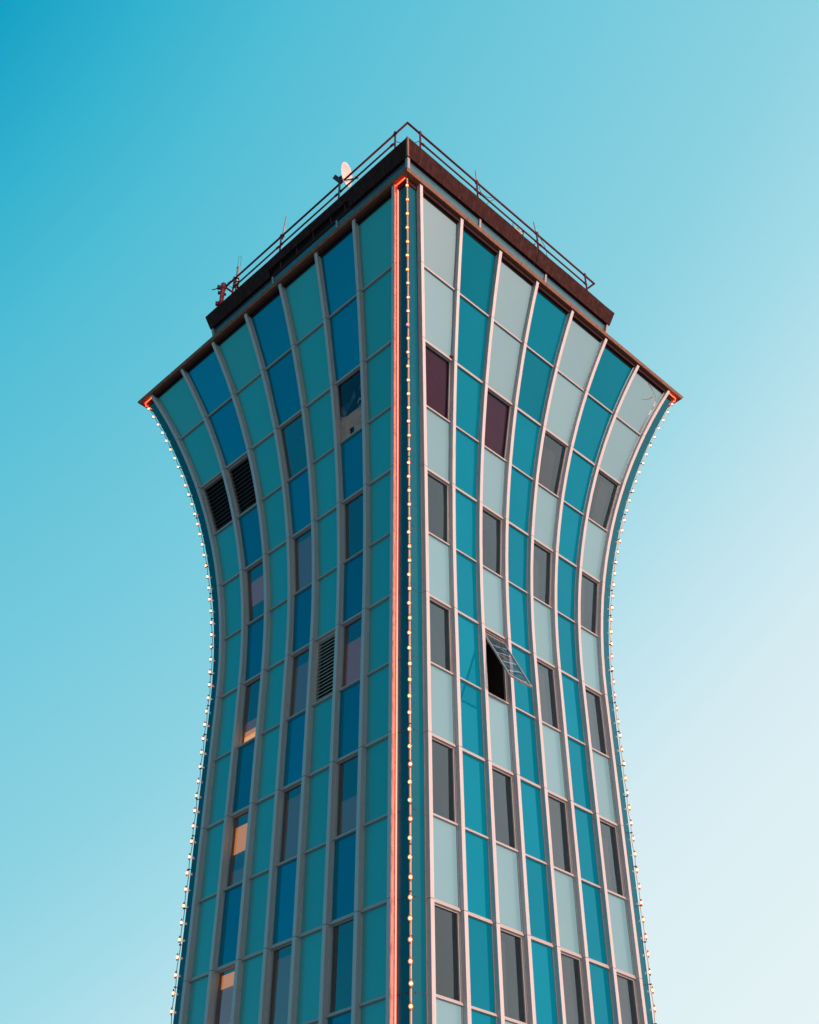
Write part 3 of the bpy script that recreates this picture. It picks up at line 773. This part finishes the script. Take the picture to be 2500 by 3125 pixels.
mb.box(zz(34.62)+Vector((-.12, 0, 0)), .10, .09, .10); mb.box(zz(34.50)+Vector((.105, -.02, 0)), .08, .05, .08); mb.tube([zz(35.12)+Vector((.1, 0, 0)), zz(35.30)+Vector((.24, 0, 0))], .01, 5)
mb.build('fitting', 'dark', rb_)

# tube antenna with a wire loop on the last left post
ac = Q(LEFT, 4.81, 9.02, 34.9, -.08)
an = empty('loop_antenna', (ac.x, ac.y, RT_), 'grey tube antenna topped by a narrow wire loop near the left roof corner', 'antenna')
v = lambda z, dx=0: Vector((ac.x+dx, ac.y, z))
mb = MB(); mb.tube([v(34.62), v(35.62)], .06, 12); mb.tube([v(35.60), v(35.66)], .072, 12); mb.build('tube', 'grey', an, smooth=True)
mb = MB(); mb.tube([v(35.64, -.05)]+[v(36.25, -.05)]+[v(36.25+.05*sin(t), -.05*cos(t)) for t in (.5, 1.0, 1.57, 2.1, 2.6)]+[v(36.25, .05), v(35.64, .05)], .007, 5); mb.build('wire_loop', 'dark', an)
mb = MB(); mb.tube([v(33.3), v(34.7)], .033, 8); mb.build('mast', 'redrail', an)
mb = MB()
for z in (34.62, 34.80, 34.97): mb.box(v(z), .17, .17, .05)
mb.tube([v(34.5, -.1), v(34.62, -.26)], .01, 5); mb.build('clamp', 'dark', an)

# whip antennas
def whip(side, u, z0, z1, lean, label, r=.013, d=.06, cat='antenna'):
    base = Q(side, 4.81, u, z0, -.03)
    t = empty('whip_antenna', base, label, cat, 'whip antennas along the railing')
    mb = MB(); mb.tube([base, base+Vector((lean[0], lean[1], z1-z0))], r, 7, radii=[r*1.25, r]); mb.build('rod', 'grey', t, smooth=True)
    mb = MB(); mb.box(base+Vector((0, 0, .03)), .10, .08, .06); mb.tube([base-Vector((.06, 0, -.02)), base+Vector((.07, 0, .04))], .02, 6); mb.tube([base-Vector((0, 0, .12)), base+Vector((0, 0, .08))], .028, 8)
    mb.build('clamp', 'dark', t)
whip(LEFT, 6.36, 34.98, 36.12, (.06, 0), 'tall thin rod antenna on the middle of the left railing', .026)
whip(RIGHT, 3.33, 35.02, 35.74, (-.02, 0), 'thin rod antenna on the second right railing post from the front corner', .021)
whip(RIGHT, 6.43, 35.08, 35.74, (-.06, 0), 'thin rod antenna above the two floodlights on the right railing', .021)

# floodlights behind the right railing with a stub rod beside them
def flood(u, z, label, s=1.0):
    c = Q(RIGHT, 4.81, u, z, -.12); t = empty('floodlight', (c.x, c.y, RT_), label, 'floodlight', 'grey floodlights behind the right railing')
    al = Vector((1, 1, 0)).normalized(); n_ = Vector((1, -1, 0)).normalized()
    def G(a, h, d): return c+al*a*s+Vector((0, 0, h*s))+n_*d*s
    mb = MB()        # trapezoid housing opening outwards
    mb.hexa([G(-.30, -.25, -.05), G(.16, -.25, -.05), G(.16, -.12, -.30), G(-.30, -.12, -.30), G(-.22, .10, .10), G(.22, .16, .10), G(.22, .28, -.16), G(-.22, .22, -.16)])
    mb.build('housing', 'grey', t, bevel=.012)
    mb = MB(); mb.hexa([G(.16, -.2, .02), G(.24, -.26, .02), G(.24, -.26, -.16), G(.16, -.2, -.16), G(.22, .30, .12), G(.27, .36, .12), G(.27, .36, -.10), G(.22, .30, -.10)])
    mb.hexa([G(-.02, .12, .10), G(.04, .13, .10), G(.04, .14, -.1), G(-.02, .13, -.1), G(-.04, .26, .05), G(.02, .27, .05), G(.02, .27, -.06), G(-.04, .26, -.06)])
    mb.build('visor', 'dark', t)
    mb = MB(); mb.tube([G(-.02, -.22, -.1), Vector((c.x, c.y, RT_-.05))], .03, 7); mb.tube([G(.22, -.25, 0), G(.34, -.33, 0)], .045, 7); mb.build('bracket', 'rust', t)
    return t
flood(5.43, 34.26, 'grey floodlight behind the right railing, the one nearer the front corner', 1.0)
flood(6.05, 34.10, 'grey floodlight behind the right railing beside a railing post', .85)
base = Q(RIGHT, 4.81, 5.25, 34.40, -.1); t = MB(); t.tube([Vector((base.x, base.y, RT_-.05)), Vector((base.x-.02, base.y, 34.66))], .02, 7)
o = t.build('stub_antenna', 'grey'); tag(o, 'short pale rod standing behind the right railing left of the floodlights', 'antenna')
# loose wires
def wire(pts, label):
    P_ = [Q(RIGHT, 4.81, u, z, .02) for u, z in pts]
    # smooth by Catmull-Rom
    out_ = []
    for i in range(len(P_)-1):
        p0, p1, p2, p3 = P_[max(i-1, 0)], P_[i], P_[i+1], P_[min(i+2, len(P_)-1)]
        for k in range(5):
            t = k/5; out_.append(.5*((2*p1)+(-p0+p2)*t+(2*p0-5*p1+4*p2-p3)*t*t+(-p0+3*p1-3*p2+p3)*t**3))
    out_.append(P_[-1]); o = MB().tube(out_, .010, 5).build('loose_wire', 'dark', smooth=True); tag(o, label, 'wire', 'loose wires on the right railing')
wire([(3.38, 34.85), (3.42, 34.66), (3.55, 34.56), (3.78, 34.62), (4.02, 34.82), (4.1, 34.96)], 'thin wire sagging under the top rail by the second right post')
wire([(4.22, 34.9), (4.05, 34.72), (3.85, 34.42), (3.70, 34.1), (3.66, 33.45)], 'thin wire curving down across the middle rail to the roof edge')
wire([(6.50, 34.98), (6.62, 34.82), (6.74, 34.66), (6.82, 34.45), (6.83, 34.2), (6.78, 33.9), (6.74, 33.4)], 'thin wire hanging from the third right post down to the roof edge')

# ------------------------------------------------------------------ ground
gm = MB(); nseg = 64
gm.v.append((0, 0, ZB))
for k in range(nseg): gm.v.append((3000*cos(2*math.pi*k/nseg), 3000*sin(2*math.pi*k/nseg), ZB))
for k in range(nseg): gm.f.append((0, 1+k, 1+(k+1) % nseg))
g = gm.build('ground', 'concrete'); g['kind'] = 'structure'
